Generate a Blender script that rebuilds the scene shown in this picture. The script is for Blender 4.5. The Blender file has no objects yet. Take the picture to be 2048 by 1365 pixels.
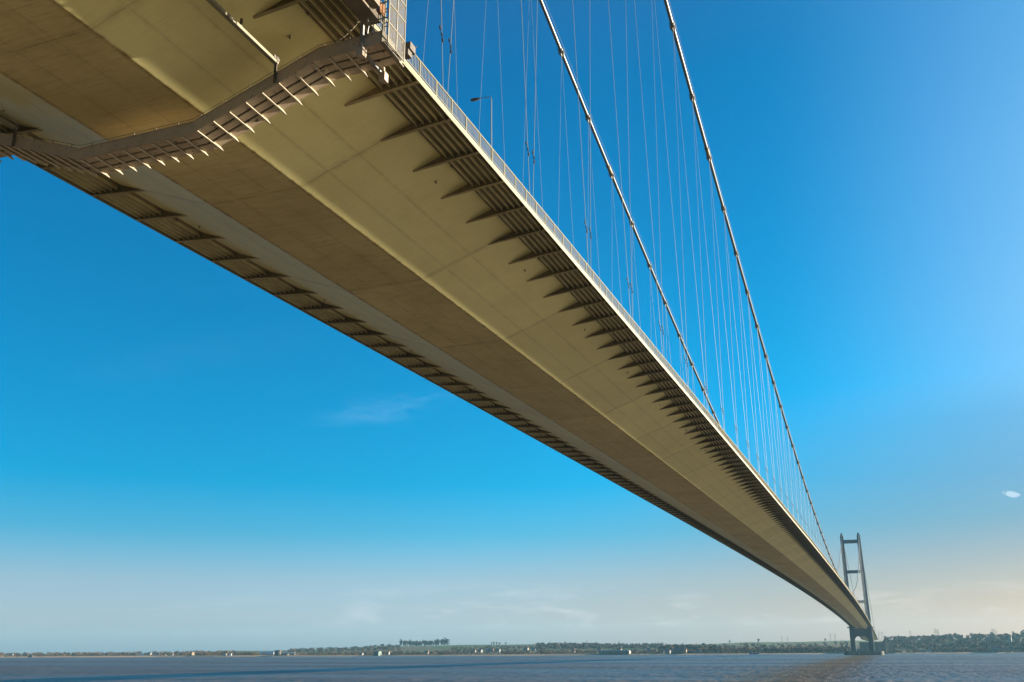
import bpy, math, random
from mathutils import Vector, Matrix
random.seed(7)
S = bpy.context.scene
COL = S.collection
R = math.radians

# ------------------------------------------------------------------ helpers
class MB:
    """collects faces for one mesh"""
    def __init__(self):
        self.v = []; self.f = []; self.m = []
    def add(self, vs, fs, mi=0):
        b = len(self.v); self.v += [tuple(p) for p in vs]
        self.f += [tuple(b + i for i in q) for q in fs]; self.m += [mi] * len(fs)
        return self
    def box(self, x0, x1, y0, y1, z0, z1, mi=0):
        vs = [(x, y, z) for x in (x0, x1) for y in (y0, y1) for z in (z0, z1)]
        return self.add(vs, [(0, 1, 3, 2), (4, 6, 7, 5), (0, 4, 5, 1), (2, 3, 7, 6), (0, 2, 6, 4), (1, 5, 7, 3)], mi)
    def bar(self, a, b, w, h=None, mi=0, up=(0, 0, 1)):
        """rectangular bar from a to b"""
        h = h or w; a = Vector(a); b = Vector(b); d = (b - a).normalized(); u = Vector(up)
        if abs(d.dot(u)) > .95: u = Vector((0, 1, 0)) if abs(d.y) < .9 else Vector((1, 0, 0))
        s = d.cross(u).normalized(); t = s.cross(d)
        vs = [p + s * i * w / 2 + t * j * h / 2 for p in (a, b) for i, j in ((-1, -1), (1, -1), (1, 1), (-1, 1))]
        return self.add(vs, [(3, 2, 1, 0), (4, 5, 6, 7), (0, 1, 5, 4), (1, 2, 6, 5), (2, 3, 7, 6), (3, 0, 4, 7)], mi)
    def tube(self, pts, r, n=8, mi=0, cap=True):
        pts = [Vector(p) for p in pts]; b = len(self.v); k = len(pts)
        rs = r if isinstance(r, (list, tuple)) else [r] * k
        ref = None
        for i, p in enumerate(pts):
            d = (pts[min(i + 1, k - 1)] - pts[max(i - 1, 0)]).normalized()
            if ref is None: ref = Vector((1, 0, 0)) if abs(d.x) < .9 else Vector((0, 0, 1))
            s = (ref - d * ref.dot(d)).normalized(); t = d.cross(s); ref = s
            for j in range(n):
                a = 2 * math.pi * j / n
                self.v.append(tuple(p + (s * math.cos(a) + t * math.sin(a)) * rs[i]))
        for i in range(k - 1):
            for j in range(n):
                q = (j + 1) % n
                self.f.append((b + i * n + j, b + i * n + q, b + (i + 1) * n + q, b + (i + 1) * n + j)); self.m.append(mi)
        if cap:
            self.f.append(tuple(b + j for j in reversed(range(n)))); self.f.append(tuple(b + (k - 1) * n + j for j in range(n)))
            self.m += [mi, mi]
        return self
    def prism(self, poly, y0, y1, mi=0):
        """polygon in (x, z) extruded along y"""
        n = len(poly)
        vs = [(x, y0, z) for x, z in poly] + [(x, y1, z) for x, z in poly]
        fs = [tuple(range(n)), tuple(reversed(range(n, 2 * n)))] + [(i, i + n, (i + 1) % n + n, (i + 1) % n) for i in range(n)]
        return self.add(vs, fs, mi)
    def mesh(self, name, mats, smooth=False):
        me = bpy.data.meshes.new(name); me.from_pydata(self.v, [], self.f)
        for m in (mats if isinstance(mats, (list, tuple)) else [mats]): me.materials.append(m)
        me.polygons.foreach_set('material_index', self.m)
        if smooth: me.polygons.foreach_set('use_smooth', [True] * len(self.f))
        import bmesh
        bm = bmesh.new(); bm.from_mesh(me); bmesh.ops.recalc_face_normals(bm, faces=bm.faces); bm.to_mesh(me); bm.free()
        me.update(); return me
    def obj(self, name, mats, parent=None, smooth=False):
        return link(name, self.mesh(name, mats, smooth), parent)

def link(name, data, parent=None):
    o = bpy.data.objects.new(name, data); COL.objects.link(o)
    if parent: o.parent = parent
    return o
def tag(o, label, cat, group=None):
    o['label'] = label; o['category'] = cat
    if group: o['group'] = group
    return o
def structure(o): o['kind'] = 'structure'; return o
def stuff(o): o['kind'] = 'stuff'; return o
def thing(name, label, cat, loc=(0, 0, 0), group=None):
    o = bpy.data.objects.new(name, None); COL.objects.link(o); o.location = loc; o.empty_display_size = .5
    return tag(o, label, cat, group)

# ------------------------------------------------------------------ materials
def mat(name, base=(.5, .5, .5), rough=.6, metal=0, spec=.5):
    m = bpy.data.materials.new(name); m.use_nodes = True
    b = m.node_tree.nodes['Principled BSDF']
    b.inputs['Base Color'].default_value = (*base, 1); b.inputs['Roughness'].default_value = rough
    b.inputs['Metallic'].default_value = metal; b.inputs['Specular IOR Level'].default_value = spec
    return m
class NT:
    def __init__(self, tree): self.t = tree; self.n = tree.nodes; self.l = tree.links
    def new(self, ty, **kw):
        n = self.n.new(ty)
        for k, v in kw.items(): setattr(n, k, v)
        return n
    def set(self, n, i, v):
        if isinstance(v, bpy.types.NodeSocket): self.l.new(v, n.inputs[i])
        elif v is not None: n.inputs[i].default_value = v
    def math(self, op, a, b=None, c=None, clamp=False):
        n = self.new('ShaderNodeMath', operation=op, use_clamp=clamp)
        for i, v in enumerate((a, b, c)): self.set(n, i, v)
        return n.outputs[0]
    def mix(self, f, a, b, blend='MIX'):
        n = self.new('ShaderNodeMix', data_type='RGBA', blend_type=blend)
        self.set(n, 0, f)
        for i, v in ((6, a), (7, b)): self.set(n, i, (*v, 1) if isinstance(v, tuple) and len(v) == 3 else v)
        return n.outputs[2]
    def noise(self, vec, scale, detail=4, rough=.55, dist=0):
        n = self.new('ShaderNodeTexNoise'); self.set(n, 'Vector', vec)
        n.inputs['Scale'].default_value = scale; n.inputs['Detail'].default_value = detail
        n.inputs['Roughness'].default_value = rough; n.inputs['Distortion'].default_value = dist
        return n.outputs[0]
    def ramp(self, f, stops):
        n = self.new('ShaderNodeValToRGB'); self.set(n, 0, f); e = n.color_ramp.elements
        while len(e) < len(stops): e.new(.5)
        for i, (p, c) in enumerate(stops):
            e[i].position = p; e[i].color = (*c, 1) if len(c) == 3 else c
        return n.outputs[0]
    def mapr(self, v, a, b, c=0., d=1., smooth=False):
        n = self.new('ShaderNodeMapRange'); n.clamp = True
        if smooth: n.interpolation_type = 'SMOOTHSTEP'
        for i, x in enumerate((v, a, b, c, d)): self.set(n, i, x)
        return n.outputs[0]
    def scale(self, vec, s):
        n = self.new('ShaderNodeMapping'); self.set(n, 0, vec); n.inputs['Scale'].default_value = s
        return n.outputs[0]

SEAM0, SEC = 47.15, 18.1
def paint(name, base, dirt, longs, dirt_amt=.5, streak=0., rough=.55, rust_edges=(), sec_var=.10, spec=.4):
    """weathered bridge paint with weld lines at the ends of every 18.1 m section and along given x"""
    m = mat(name, base, rough, spec=spec); k = NT(m.node_tree); b = k.n['Principled BSDF']
    tc = k.new('ShaderNodeTexCoord'); P = tc.outputs['Object']
    sp = k.new('ShaderNodeSeparateXYZ'); k.set(sp, 0, P); x, y = sp.outputs[0], sp.outputs[1]
    big = k.noise(P, .13, 5, .6); mid = k.noise(k.scale(P, (1, .35, 1)), .9, 4, .6); fine = k.noise(k.scale(P, (.35, 3.0, .35)), 1.6, 5, .65)
    c = k.mix(k.mapr(big, .38, .68, 0, dirt_amt), base, dirt)
    c = k.mix(k.mapr(mid, .45, .75, 0, dirt_amt * .7), c, dirt)
    if streak: c = k.mix(k.mapr(fine, .48, .78, 0, streak), c, tuple(d * .6 for d in dirt))
    # tone of each section
    sid = k.math('FLOOR', k.math('DIVIDE', k.math('SUBTRACT', y, SEAM0), SEC))
    wn = k.new('ShaderNodeTexWhiteNoise', noise_dimensions='1D'); k.set(wn, 'W', sid)
    c = k.mix(k.math('MULTIPLY', wn.outputs[0], sec_var * 2.2), c, tuple(d * .75 for d in dirt))
    wob = k.math('MULTIPLY', k.math('SUBTRACT', k.noise(P, 2.5, 2), .5), .05)
    fr = k.math('FRACT', k.math('DIVIDE', k.math('ADD', k.math('SUBTRACT', y, SEAM0), 9.05), SEC))
    ds = k.math('ABSOLUTE', k.math('ADD', k.math('MULTIPLY', k.math('SUBTRACT', fr, .5), SEC), wob))
    line = k.mapr(ds, .012, .05, 1, 0)
    stain = k.mapr(ds, .05, .5, .4, 0)
    for lx in longs:
        dx = k.math('ABSOLUTE', k.math('ADD', k.math('SUBTRACT', k.math('ABSOLUTE', x) if lx > 0 else x, abs(lx) if lx > 0 else lx), wob))
        line = k.math('MAXIMUM', line, k.mapr(dx, .006, .04, .5, 0))
        stain = k.math('MAXIMUM', stain, k.mapr(dx, .03, .22, .22, 0))
    for lx, w in rust_edges:
        dx = k.math('ABSOLUTE', k.math('SUBTRACT', k.math('ABSOLUTE', x), lx))
        stain = k.math('MAXIMUM', stain, k.mapr(dx, .02, w, 1, 0))
    patch = k.mapr(k.noise(P, 1.1, 4, .7), .42, .68)
    c = k.mix(k.math('MULTIPLY', stain, k.math('MULTIPLY', k.math('ADD', k.math('MULTIPLY', patch, .6), .2), 1.0)), c, (.16, .075, .018))
    c = k.mix(k.math('MULTIPLY', line, k.mapr(k.noise(P, .6, 3), .3, .6, .14, .5)), c, (.11, .075, .03))
    spots = k.mapr(k.noise(P, 7.0, 2, .5), .745, .78)
    c = k.mix(k.math('MULTIPLY', spots, .5), c, (.14, .06, .015))
    k.l.new(c, b.inputs['Base Color'])
    bp = k.new('ShaderNodeBump'); bp.inputs['Strength'].default_value = .45; bp.inputs['Distance'].default_value = .03
    k.set(bp, 'Height', k.math('ADD', k.noise(k.scale(P, (1, .5, 1)), .8, 2), k.math('MULTIPLY', line, -.8)))
    k.l.new(bp.outputs[0], b.inputs['Normal'])
    return m
def mottled(name, a, b_, scale=1.0, rough=.6, stretch=(1, 1, 1), lo=.35, hi=.68, metal=0, spec=.4, c3=None, vary=0):
    m = mat(name, a, rough, metal, spec); k = NT(m.node_tree); b = k.n['Principled BSDF']
    P = k.scale(k.new('ShaderNodeTexCoord').outputs['Object'], stretch)
    c = k.mix(k.mapr(k.noise(P, scale, 5, .62), lo, hi), a, b_)
    if c3: c = k.mix(k.mapr(k.noise(P, scale * 3.3, 3, .5), .62, .70), c, c3)
    if vary:
        oi = k.new('ShaderNodeObjectInfo'); sc = k.new('ShaderNodeVectorMath', operation='SCALE'); k.set(sc, 0, c)
        k.set(sc, 'Scale', k.mapr(oi.outputs['Random'], 0, 1, 1 - vary, 1 + vary)); c = sc.outputs[0]
    k.l.new(c, b.inputs['Base Color'])
    return m

M = {}
M['web'] = paint('web_paint', (.85, .79, .39), (.71, .645, .29), (5.55, 7.75), .62, .18, .5, ((3.56, .14),), .14)
M['bottom'] = paint('bottom_paint', (.74, .64, .32), (.53, .43, .19), (1.25, -1.25), .75, .6, .6, ((3.50, .24),), .12)
M['footway'] = mottled('footway_shaded', (.25, .21, .10), (.17, .14, .065), .7, .6)  # shade under the footway, put into the colour of the soffit
M['stiffener'] = mottled('stiffener_lit', (.66, .58, .31), (.5, .43, .22), 1.0, .55)  # paler than the soffit: light on the stiffeners painted in
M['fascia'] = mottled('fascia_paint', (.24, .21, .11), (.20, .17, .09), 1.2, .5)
M['bracket'] = mottled('bracket_shaded', (.19, .155, .075), (.14, .112, .052), 1.5, .6, vary=.28)  # plate darkened in colour to stand for its unlit face
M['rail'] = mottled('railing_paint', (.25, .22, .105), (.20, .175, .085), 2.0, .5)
M['asphalt'] = mottled('asphalt', (.05, .05, .05), (.07, .07, .068), .5, .9)
M['cable'] = mottled('cable_paint', (.13, .135, .14), (.10, .105, .11), .8, .42, spec=.5)
M['clamp'] = mottled('clamp_steel', (.25, .24, .21), (.15, .14, .12), 2.5, .5)
M['wire'] = mat('hanger_wire', (.25, .285, .32), .45, 0, .5)
M['damper'] = mat('damper_iron', (.035, .03, .035), .6)
M['concrete'] = mottled('tower_concrete', (.10, .128, .145), (.08, .102, .116), .12, .85, (1, 1, .25), spec=.2)
M['pier'] = mottled('pier_concrete', (.22, .20, .16), (.12, .11, .085), .35, .85, (1, 1, .5), spec=.2)
M['gbeam'] = mottled('gantry_paint', (.52, .41, .31), (.40, .325, .25), 1.1, .6, (1, 1, 1), c3=(.17, .17, .18))
M['gplate'] = mottled('gantry_plank', (.62, .51, .37), (.46, .36, .255), .8, .7, c3=(.13, .10, .08))
M['gfin'] = mottled('gantry_fin', (.235, .20, .135), (.18, .15, .10), 2.0, .55)
M['gdark2'] = mottled('girder_paint', (.20, .155, .115), (.15, .115, .085), 1.2, .6)
M['cage'] = mottled('cage_tube', (.30, .27, .20), (.23, .205, .15), 2.0, .5)
M['ribfoot'] = mottled('rib_flange_lit', (.72, .65, .50), (.58, .51, .38), 2.0, .5)  # pale tone paints light along the undersides of the ribs
M['gap'] = mat('runner_black', (.03, .026, .022), .8)
M['gdark'] = mottled('gantry_steel', (.11, .09, .075), (.07, .06, .05), 2.0, .6)
M['ggrey'] = mottled('galvanised_steel', (.30, .31, .32), (.24, .245, .25), 3.0, .45, metal=.3)
M['railbeam'] = mottled('rail_beam_paint', (.27, .25, .18), (.22, .20, .14), 2.0, .5)
M['orange'] = mat('orange_sheet', (.40, .17, .04), .6)
M['lamp'] = mat('lamp_steel', (.36, .36, .35), .4)
M['lamphead'] = mat('lamp_housing', (.13, .12, .13), .5)

def mesh_screen():
    m = mat('wire_mesh', (.13, .115, .09), .6); k = NT(m.node_tree); b = k.n['Principled BSDF']
    P = k.new('ShaderNodeTexCoord').outputs['Object']; sp = k.new('ShaderNodeSeparateXYZ'); k.set(sp, 0, P)
    g = None
    for o in (0, 1, 2):
        f = k.math('FRACT', k.math('MULTIPLY', sp.outputs[o], 16.))
        l = k.math('LESS_THAN', f, .22); g = l if g is None else k.math('MAXIMUM', g, l)
    k.l.new(g, b.inputs['Alpha']); return m
M['screen'] = mesh_screen()

# ------------------------------------------------------------------ measures of the bridge (metres; y runs along it, x to the right)
YM, HM, Z0 = 712.70, 5.914, 42.777          # camber of the deck: fascia foot at mid span
ZC, SAG, XC = 46.79, 112.43, 11.0           # main cables
D = 1417.38                                 # far tower
NODE0 = 7.836                               # first cable clamp beyond the near tower
XB, ZB = 3.5614, -2.6289                    # bottom corner of the box
SLP = .3713
XT, ZT = 9.3728, -.471                      # tip of a bracket
ZS = .30; XW = XB + (ZS - ZB) / SLP         # footway soffit, top of web
XF = 14.25
def dk(y): return Z0 - HM * ((y - YM) / 705) ** 2
def slope(y): return -2 * HM * (y - YM) / 705 ** 2
def cab(y): return ZC + SAG * ((y - YM) / 705) ** 2
Y0, Y1 = -62.0, 1955.0
YS = [Y0 + i * 4.525 for i in range(int((Y1 - Y0) / 4.525) + 1)] + [Y1]

def strip(mb, pts, mi=0, ys=YS, closed=False):
    """sweep a cross-section of (x, z above the fascia foot) along the deck"""
    n = len(pts); b = len(mb.v)
    for y in ys:
        for x, z in pts: mb.v.append((x, y, dk(y) + z))
    for i in range(len(ys) - 1):
        for j in range(n if closed else n - 1):
            q = (j + 1) % n
            mb.f.append((b + i * n + j, b + i * n + q, b + (i + 1) * n + q, b + (i + 1) * n + j)); mb.m.append(mi)
    if closed:
        mb.f.append(tuple(b + j for j in range(n))); e = b + (len(ys) - 1) * n
        mb.f.append(tuple(e + j for j in reversed(range(n)))); mb.m += [mi, mi]
    return mb

bridge = thing('suspension_bridge', 'long suspension bridge with pale olive box deck, twin grey cables and far concrete tower', 'bridge', (0, 0, 0))

strip(MB(), [(-XB, ZB), (XB, ZB), (XB, ZB + .02), (-XB, ZB + .02)], closed=True).obj('bottom_plate', M['bottom'], bridge)
for s in (1, -1):
    strip(MB(), [(s * (XB + .001), ZB), (s * XW, ZS), (s * 11.3, 1.87), (s * 11.25, 1.87), (s * (XW - .03), ZS + .03), (s * (XB - .05), ZB + .025)], closed=True).obj('side_panel', M['web'], bridge)
strip(MB(), [(-11.25, 1.70), (11.25, 1.70), (11.25, 1.87), (-11.25, 1.87)], closed=True).obj('roadway', M['asphalt'], bridge)

RAILN = 60
for s in (1, -1):
    # the soffit dips nowhere: a flat plate with a lit edge girder
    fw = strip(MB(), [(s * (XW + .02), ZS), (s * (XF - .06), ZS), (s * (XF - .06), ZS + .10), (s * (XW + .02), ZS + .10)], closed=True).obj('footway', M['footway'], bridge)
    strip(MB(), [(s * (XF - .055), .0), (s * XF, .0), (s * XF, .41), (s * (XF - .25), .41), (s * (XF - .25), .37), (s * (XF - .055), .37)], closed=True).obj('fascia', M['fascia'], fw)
    for xs in (11.86, 12.36, 12.85, 13.33, 13.80):
        strip(MB(), [(s * (xs - .02), ZS - .25), (s * (xs + .05), ZS - .25), (s * (xs + .05), ZS - .22), (s * (xs + .025), ZS - .215), (s * (xs + .025), ZS + .001), (s * xs, ZS + .001), (s * xs, ZS - .22), (s * (xs - .02), ZS - .22)], closed=True, ys=[y for y in YS if y < 1425]).obj('stiffener', M['stiffener'], fw)
    # railing: rails and balusters, then its posts
    ry = [y for y in YS if y < 1425]
    r = MB()
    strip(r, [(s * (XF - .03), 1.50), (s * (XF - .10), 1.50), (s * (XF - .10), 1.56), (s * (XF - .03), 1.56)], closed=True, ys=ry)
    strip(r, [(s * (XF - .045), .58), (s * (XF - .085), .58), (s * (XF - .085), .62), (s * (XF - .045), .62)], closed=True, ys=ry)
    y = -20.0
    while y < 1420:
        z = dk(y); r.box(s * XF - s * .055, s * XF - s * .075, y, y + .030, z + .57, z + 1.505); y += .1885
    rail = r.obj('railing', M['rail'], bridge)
    pm = MB().box(-.035, .035, -.035, .035, .44, 1.53).mesh('railing_post', M['rail'])
    rest = MB()
    for i in range(-4, 610):
        y = 45.06 + 2.2625 * i; z = dk(y)
        if i < RAILN and s > 0:
            o = link('railing_post', pm, rail); o.location = (s * (XF - .065), y, z)
        else:
            xx = s * (XF - .065); rest.box(xx - .035, xx + .035, y - .035, y + .035, z + .44, z + 1.53)
    stuff(rest.obj('railing_post', M['rail'], rail))

# brackets under the footways: plate, foot flange, one mesh shared by all
def bracket_mb(s, mb=None, y=0., z=0.):
    mb = mb or MB()
    pl = [(s * XT, z + ZT + .02), (s * (XF - .06), z + .02), (s * (XF - .06), z + ZS), (s * XW, z + ZS)]
    mb.prism(pl, y - .012, y + .012)
    a = Vector((s * (XT - .10), y, z + ZT + .012)); b = Vector((s * (XF - .06), y, z + .012))
    vs = []
    for p, w in ((a, .10), (b, .13)):
        for dy, dz in ((-w, 0), (w, 0), (w, -.03), (-w, -.03)): vs.append((p.x, p.y + dy, p.z + dz))
    mb.add(vs, [(0, 1, 2, 3), (7, 6, 5, 4), (0, 4, 5, 1), (1, 5, 6, 2), (2, 6, 7, 3), (3, 7, 4, 0)], 1)
    return mb
M['flange'] = mottled('flange_lit', (.44, .365, .19), (.31, .25, .13), 1.5, .6, vary=.2)  # paler than the plate: light on the down-facing flange, painted in
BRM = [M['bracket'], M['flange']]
YK0 = 42.636
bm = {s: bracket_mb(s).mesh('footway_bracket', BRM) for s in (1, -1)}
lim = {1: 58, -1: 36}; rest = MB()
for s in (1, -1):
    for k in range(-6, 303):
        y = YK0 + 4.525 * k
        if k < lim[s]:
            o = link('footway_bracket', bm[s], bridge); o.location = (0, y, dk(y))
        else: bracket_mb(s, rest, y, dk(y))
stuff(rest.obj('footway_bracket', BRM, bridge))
# drain spouts: a pair per section and side
for s in (1, -1):
    sm = MB(); sm.tube([(0, 0, .12), (0, 0, -.30)], .05, 8); sm.bar((0, 0, -.12), (-.28 * s, -.0, -.12), .05); sm.tube([(0, 0, -.26), (0, 0, -.33)], .085, 8)
    sm = sm.mesh('drain_spout', M['gdark'])
    for k in range(-1, 14):
        for dx, dyy in ((10.05, 6.75), (11.62, 5.95)):
            y = SEAM0 + SEC * k + dyy; z = dk(y) + (ZB + (dx - XB) * SLP if dx < XW else ZS)
            o = link('drain_spout', sm, bridge); o.scale = (.6, .6, .7); o.location = (s * dx, y, z)

# ---- main cables, clamps, hand strands
CY = [6.0 + i * 4.0 for i in range(353)] + [D]
SIDE = [(D + t * 528, 159.2 - 130 * t - 22 * t * (1 - t) * 1.0) for t in [i / 24 for i in range(25)]]
clm = MB()
clm.tube([(0, -.95, 0), (0, .55, 0)], .445, 14); clm.tube([(0, -.95, 0), (0, -.80, 0)], .50, 14); clm.tube([(0, .42, 0), (0, .56, 0)], .50, 14)
clm.prism([(-.07, -.95), (.07, -.95), (.07, -.3), (-.07, -.3)], -.35, .35)
clm.bar((-.5, -.6, -.25), (-.5, .3, -.25), .12); clm.bar((.5, -.6, -.25), (.5, .3, -.25), .12)
for sx in (-.42, .42): clm.bar((sx, .2, .2), (sx, .2, 1.25), .045)
clm = clm.mesh('cable_clamp', M['clamp'], False)
spl = MB(); spl.tube([(0, -3.1, 0), (0, -.95, 0)], .43, 14); spl.tube([(0, -3.15, 0), (0, -2.9, 0)], .50, 14)
spl = spl.mesh('splice_sleeve', M['fascia'])
for s in (1, -1):
    c = MB(); c.tube([(s * XC, y, cab(y)) for y in CY] + [(s * XC, y, z) for y, z in SIDE[1:]], .345, 14)
    c = c.obj('main_cable', M['cable'], bridge, True)
    h = MB()
    for sx in (-.42, .42): h.tube([(s * XC + sx, y, cab(y) + 1.22) for y in CY], .022, 4)
    h.obj('hand_strand', M['wire'], c)
    for n in range(0, 78):
        y = NODE0 + SEC * n
        o = link('cable_clamp', clm, c); o.location = (s * XC, y, cab(y)); a = math.atan(2 * SAG * (y - YM) / 705 ** 2); o.rotation_euler = (a, 0, 0)
        if n == 10:
            q = link('splice_sleeve', spl, c); q.location = (s * XC, y, cab(y)); q.rotation_euler = (a, 0, 0)

# ---- hangers: inclined pairs from every clamp
def damper_mb(mb, a, b, h):
    d = (b - a).normalized(); p = a + d * (h / max(.2, d.z))
    for k in (-1, 1):
        q = p + d * (k * .55) + Vector((-.10 * k, -.08, 0)); mb.tube([q - d * .12, q + d * .12], .075, 6)
    mb.tube([p - d * .55 + Vector((.10, -.08, 0)), p + Vector((0, -.05, 0)), p + d * .55 + Vector((-.10, -.08, 0))], .016, 4)
    mb.tube([p - d * .10, p + d * .10], .075, 6)
hrest, drest = MB(), MB(); cnt = 0
for n in range(0, 78):
    for s in (1, -1):
        y = NODE0 + SEC * n
        for e in (-1, 1):
            ya = y + e * 9.05
            if ya < 0 or ya > D: continue
            a = Vector((s * XC, ya, dk(ya) + 1.7)); b = Vector((s * XC, y, cab(y) - .7))
            if b.z - a.z < .6: continue
            rad = .030 if n < 25 else .026
            if cnt < 100 and n > 0:
                cnt += 1
                m = MB().tube([a, b], rad, 6); m.tube([a, a + (b - a).normalized() * 1.3], .075, 6)
                o = m.obj('hanger', M['wire'], bridge)
                if b.z - a.z > 16:
                    dm = MB(); damper_mb(dm, a, b, 8.8); dm.obj('damper', M['damper'], o)
            else:
                hrest.tube([a, b], rad, 5)
                if b.z - a.z > 16 and n > 0: damper_mb(drest, a, b, 8.8)
hr = stuff(hrest.obj('hanger', M['wire'], bridge)); stuff(drest.obj('damper', M['damper'], hr))

# ---- far tower
TX = -.6
tw = link('tower', None, bridge)
PZ = 5.0
tw.location = (TX, D, 0)
def leg(sx):
    mb = MB(); zs = [(PZ, 3.35, 3.3, 11.6), (30, 3.05, 3.1, 11.45), (90, 2.7, 2.8, 11.2), (150, 2.35, 2.5, 11.0), (157.5, 2.3, 2.45, 11.0)]
    n = 8; b = 0
    for z, hx, hy, cx in zs:
        ch = .6
        for x, y in ((-hx, -hy + ch), (-hx + ch, -hy), (hx - ch, -hy), (hx, -hy + ch), (hx, hy - ch), (hx - ch, hy), (-hx + ch, hy), (-hx, hy - ch)):
            mb.v.append((sx * cx + x, y, z))
    for i in range(len(zs) - 1):
        for j in range(n):
            q = (j + 1) % n; mb.f.append((i * n + j, i * n + q, (i + 1) * n + q, (i + 1) * n + j)); mb.m.append(0)
    mb.f.append(tuple(range(n))); mb.f.append(tuple((len(zs) - 1) * n + j for j in range(n))); mb.m += [0, 0]
    # saddle housing
    mb.prism([(sx * 11 - 1.5, 157.5), (sx * 11 + 1.5, 157.5), (sx * 11 + 1.1, 160.2), (sx * 11 - .4, 161.4), (sx * 11 - 1.1, 160.2)], -2.1, 2.1)
    return mb
for sx in (-1, 1): leg(sx).obj('tower_leg', M['concrete'], tw)
for z0, z1, hx in ((147.0, 151.7, 9.6), (106.6, 110.6, 9.4), (66.8, 70.7, 9.2)):
    MB().box(-hx, hx, -1.9, 1.9, z0, z1).obj('portal_beam', M['concrete'], tw)
MB().prism([(-9.0, 34.0), (9.0, 34.0), (9.0, 20.0), (5.6, 24.0), (-5.6, 24.0), (-9.0, 20.0)], -2.2, 2.2).obj('portal_beam', M['concrete'], tw)
for sx in (-1, 1):  # walkway platforms round the legs at deck height
    MB().box(sx * 11.5 - 5.2, sx * 11.5 + 5.2, -4.2, -3.3, 34.9, 36.2).obj('leg_platform', M['concrete'], tw)
pr = MB(); pts = []
for i in range(13):
    a = -math.pi / 2 + math.pi * i / 12; pts.append((15.5 + 10.5 * math.cos(a), 10.5 * math.sin(a)))
for i in range(13):
    a = math.pi / 2 + math.pi * i / 12; pts.append((-14 + 10.5 * math.cos(a), 10.5 * math.sin(a)))
n = len(pts); pr.v = [(x, y, -2) for x, y in pts] + [(x, y, PZ) for x, y in pts]
pr.f = [(i, (i + 1) % n, (i + 1) % n + n, i + n) for i in range(n)] + [tuple(range(n, 2 * n)), tuple(reversed(range(n)))]; pr.m = [0] * len(pr.f)
pr.obj('pier', M['pier'], tw)

# ------------------------------------------------------------------ maintenance gantry slung under the deck
G = dk(36.2); YG = 36.2
gan = thing('maintenance_gantry', 'brown steel travelling inspection gantry slung beneath the near end of the bridge deck', 'gantry', (0, YG, G))
prof = [(-16.2, -1.75), (-11.5, -1.80), (-3.9, -4.60), (3.95, -4.60), (11.6, -1.90), (15.35, -1.82)]
def prof_z(x):
    for (xa, za), (xb, zb) in zip(prof, prof[1:]):
        if x <= xb: return za + (zb - za) * (x - xa) / (xb - xa)
    return prof[-1][1]
bm_ = MB()
for (xa, za), (xb, zb) in zip(prof, prof[1:]):
    hgt = .66
    bm_.prism([(xa, za), (xb, zb), (xb, zb + hgt), (xa, za + hgt)], -.02, .10)
    bm_.prism([(xa, za + hgt + .002), (xb, zb + hgt + .002), (xb, zb + hgt + .05), (xa, za + hgt + .05)], -.06, .16)
bm_.obj('front_beam', M['gbeam'], gan)
for i in range(3):
    y0 = .12 + i * .63
    d = MB()
    for (xa, za), (xb, zb) in zip(prof, prof[1:]):
        d.prism([(xa, za + .04), (xb, zb + .04), (xb, zb + .12), (xa, za + .12)], y0, y0 + .47)
    d.obj('deck_plank', M['gplate'], gan)
ch = MB()
for i in range(2):
    y0 = .60 + i * .63
    for (xa, za), (xb, zb) in zip(prof, prof[1:]):
        ch.prism([(xa, za + .10), (xb, zb + .10), (xb, zb + .20), (xa, za + .20)], y0 + .005, y0 + .135)
ch.obj('deck_runner', M['gap'], gan)
bk = MB()
for (xa, za), (xb, zb) in zip(prof, prof[1:]):
    bk.prism([(xa, za + .05), (xb, zb + .05), (xb, zb + .45), (xa, za + .45)], 1.87, 1.95)
bk.obj('rear_beam', M['gbeam'], gan)
x = -15.7
while x < 14.3:
    t = MB(); z = prof_z(x)
    # a rib plate under the planks, deeper towards its far end
    vs = []
    for xx in (x - .024, x + .024):
        vs += [(xx, -.02, z + .05), (xx, -.02, z - .075), (xx, .5, z - .075), (xx, .95, z - .075), (xx, 1.5, z - .075), (xx, 2.18, z - .10), (xx, 2.18, z - .05), (xx, 1.95, z + .045)]
    q = 8
    t.add(vs, [tuple(range(q)), tuple(reversed(range(q, 2 * q)))] + [(i, i + q, (i + 1) % q + q, (i + 1) % q) for i in range(q)])
    t.add([(x - .055, -.03, z - .078), (x + .055, -.03, z - .078), (x + .055, 1.5, z - .078), (x - .055, 1.5, z - .078), (x - .055, 2.19, z - .103), (x + .055, 2.19, z - .103)] + [(x - .055, -.03, z - .092), (x + .055, -.03, z - .092), (x + .055, 1.5, z - .092), (x - .055, 1.5, z - .092), (x - .055, 2.19, z - .117), (x + .055, 2.19, z - .117)],
          [(0, 1, 2, 3), (3, 2, 5, 4), (9, 8, 7, 6), (10, 11, 8, 9), (0, 6, 7, 1), (1, 7, 8, 2), (2, 8, 11, 5), (5, 11, 10, 4), (4, 10, 9, 3), (3, 9, 6, 0)], 1)
    t.obj('rib', [M['gfin'], M['ribfoot']], gan); x += 1.0
# end edge plate and its gutter
ep = MB(); ep.prism([(15.35, -1.86), (15.42, -1.86), (15.42, -1.10), (15.35, -1.10)], -.1, 2.15); ep.bar((15.42, -.1, -1.88), (15.42, 2.2, -1.88), .16, .07)
ep.obj('end_plate', M['gfin'], gan)
g2 = MB()
for dx in (.18, .28, .38): g2.bar((15.42 + dx, -.3, -2.0), (15.42 + dx, 1.5, -2.0), .045)
g2.obj('cable_tray', M['gdark'], gan)
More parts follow.
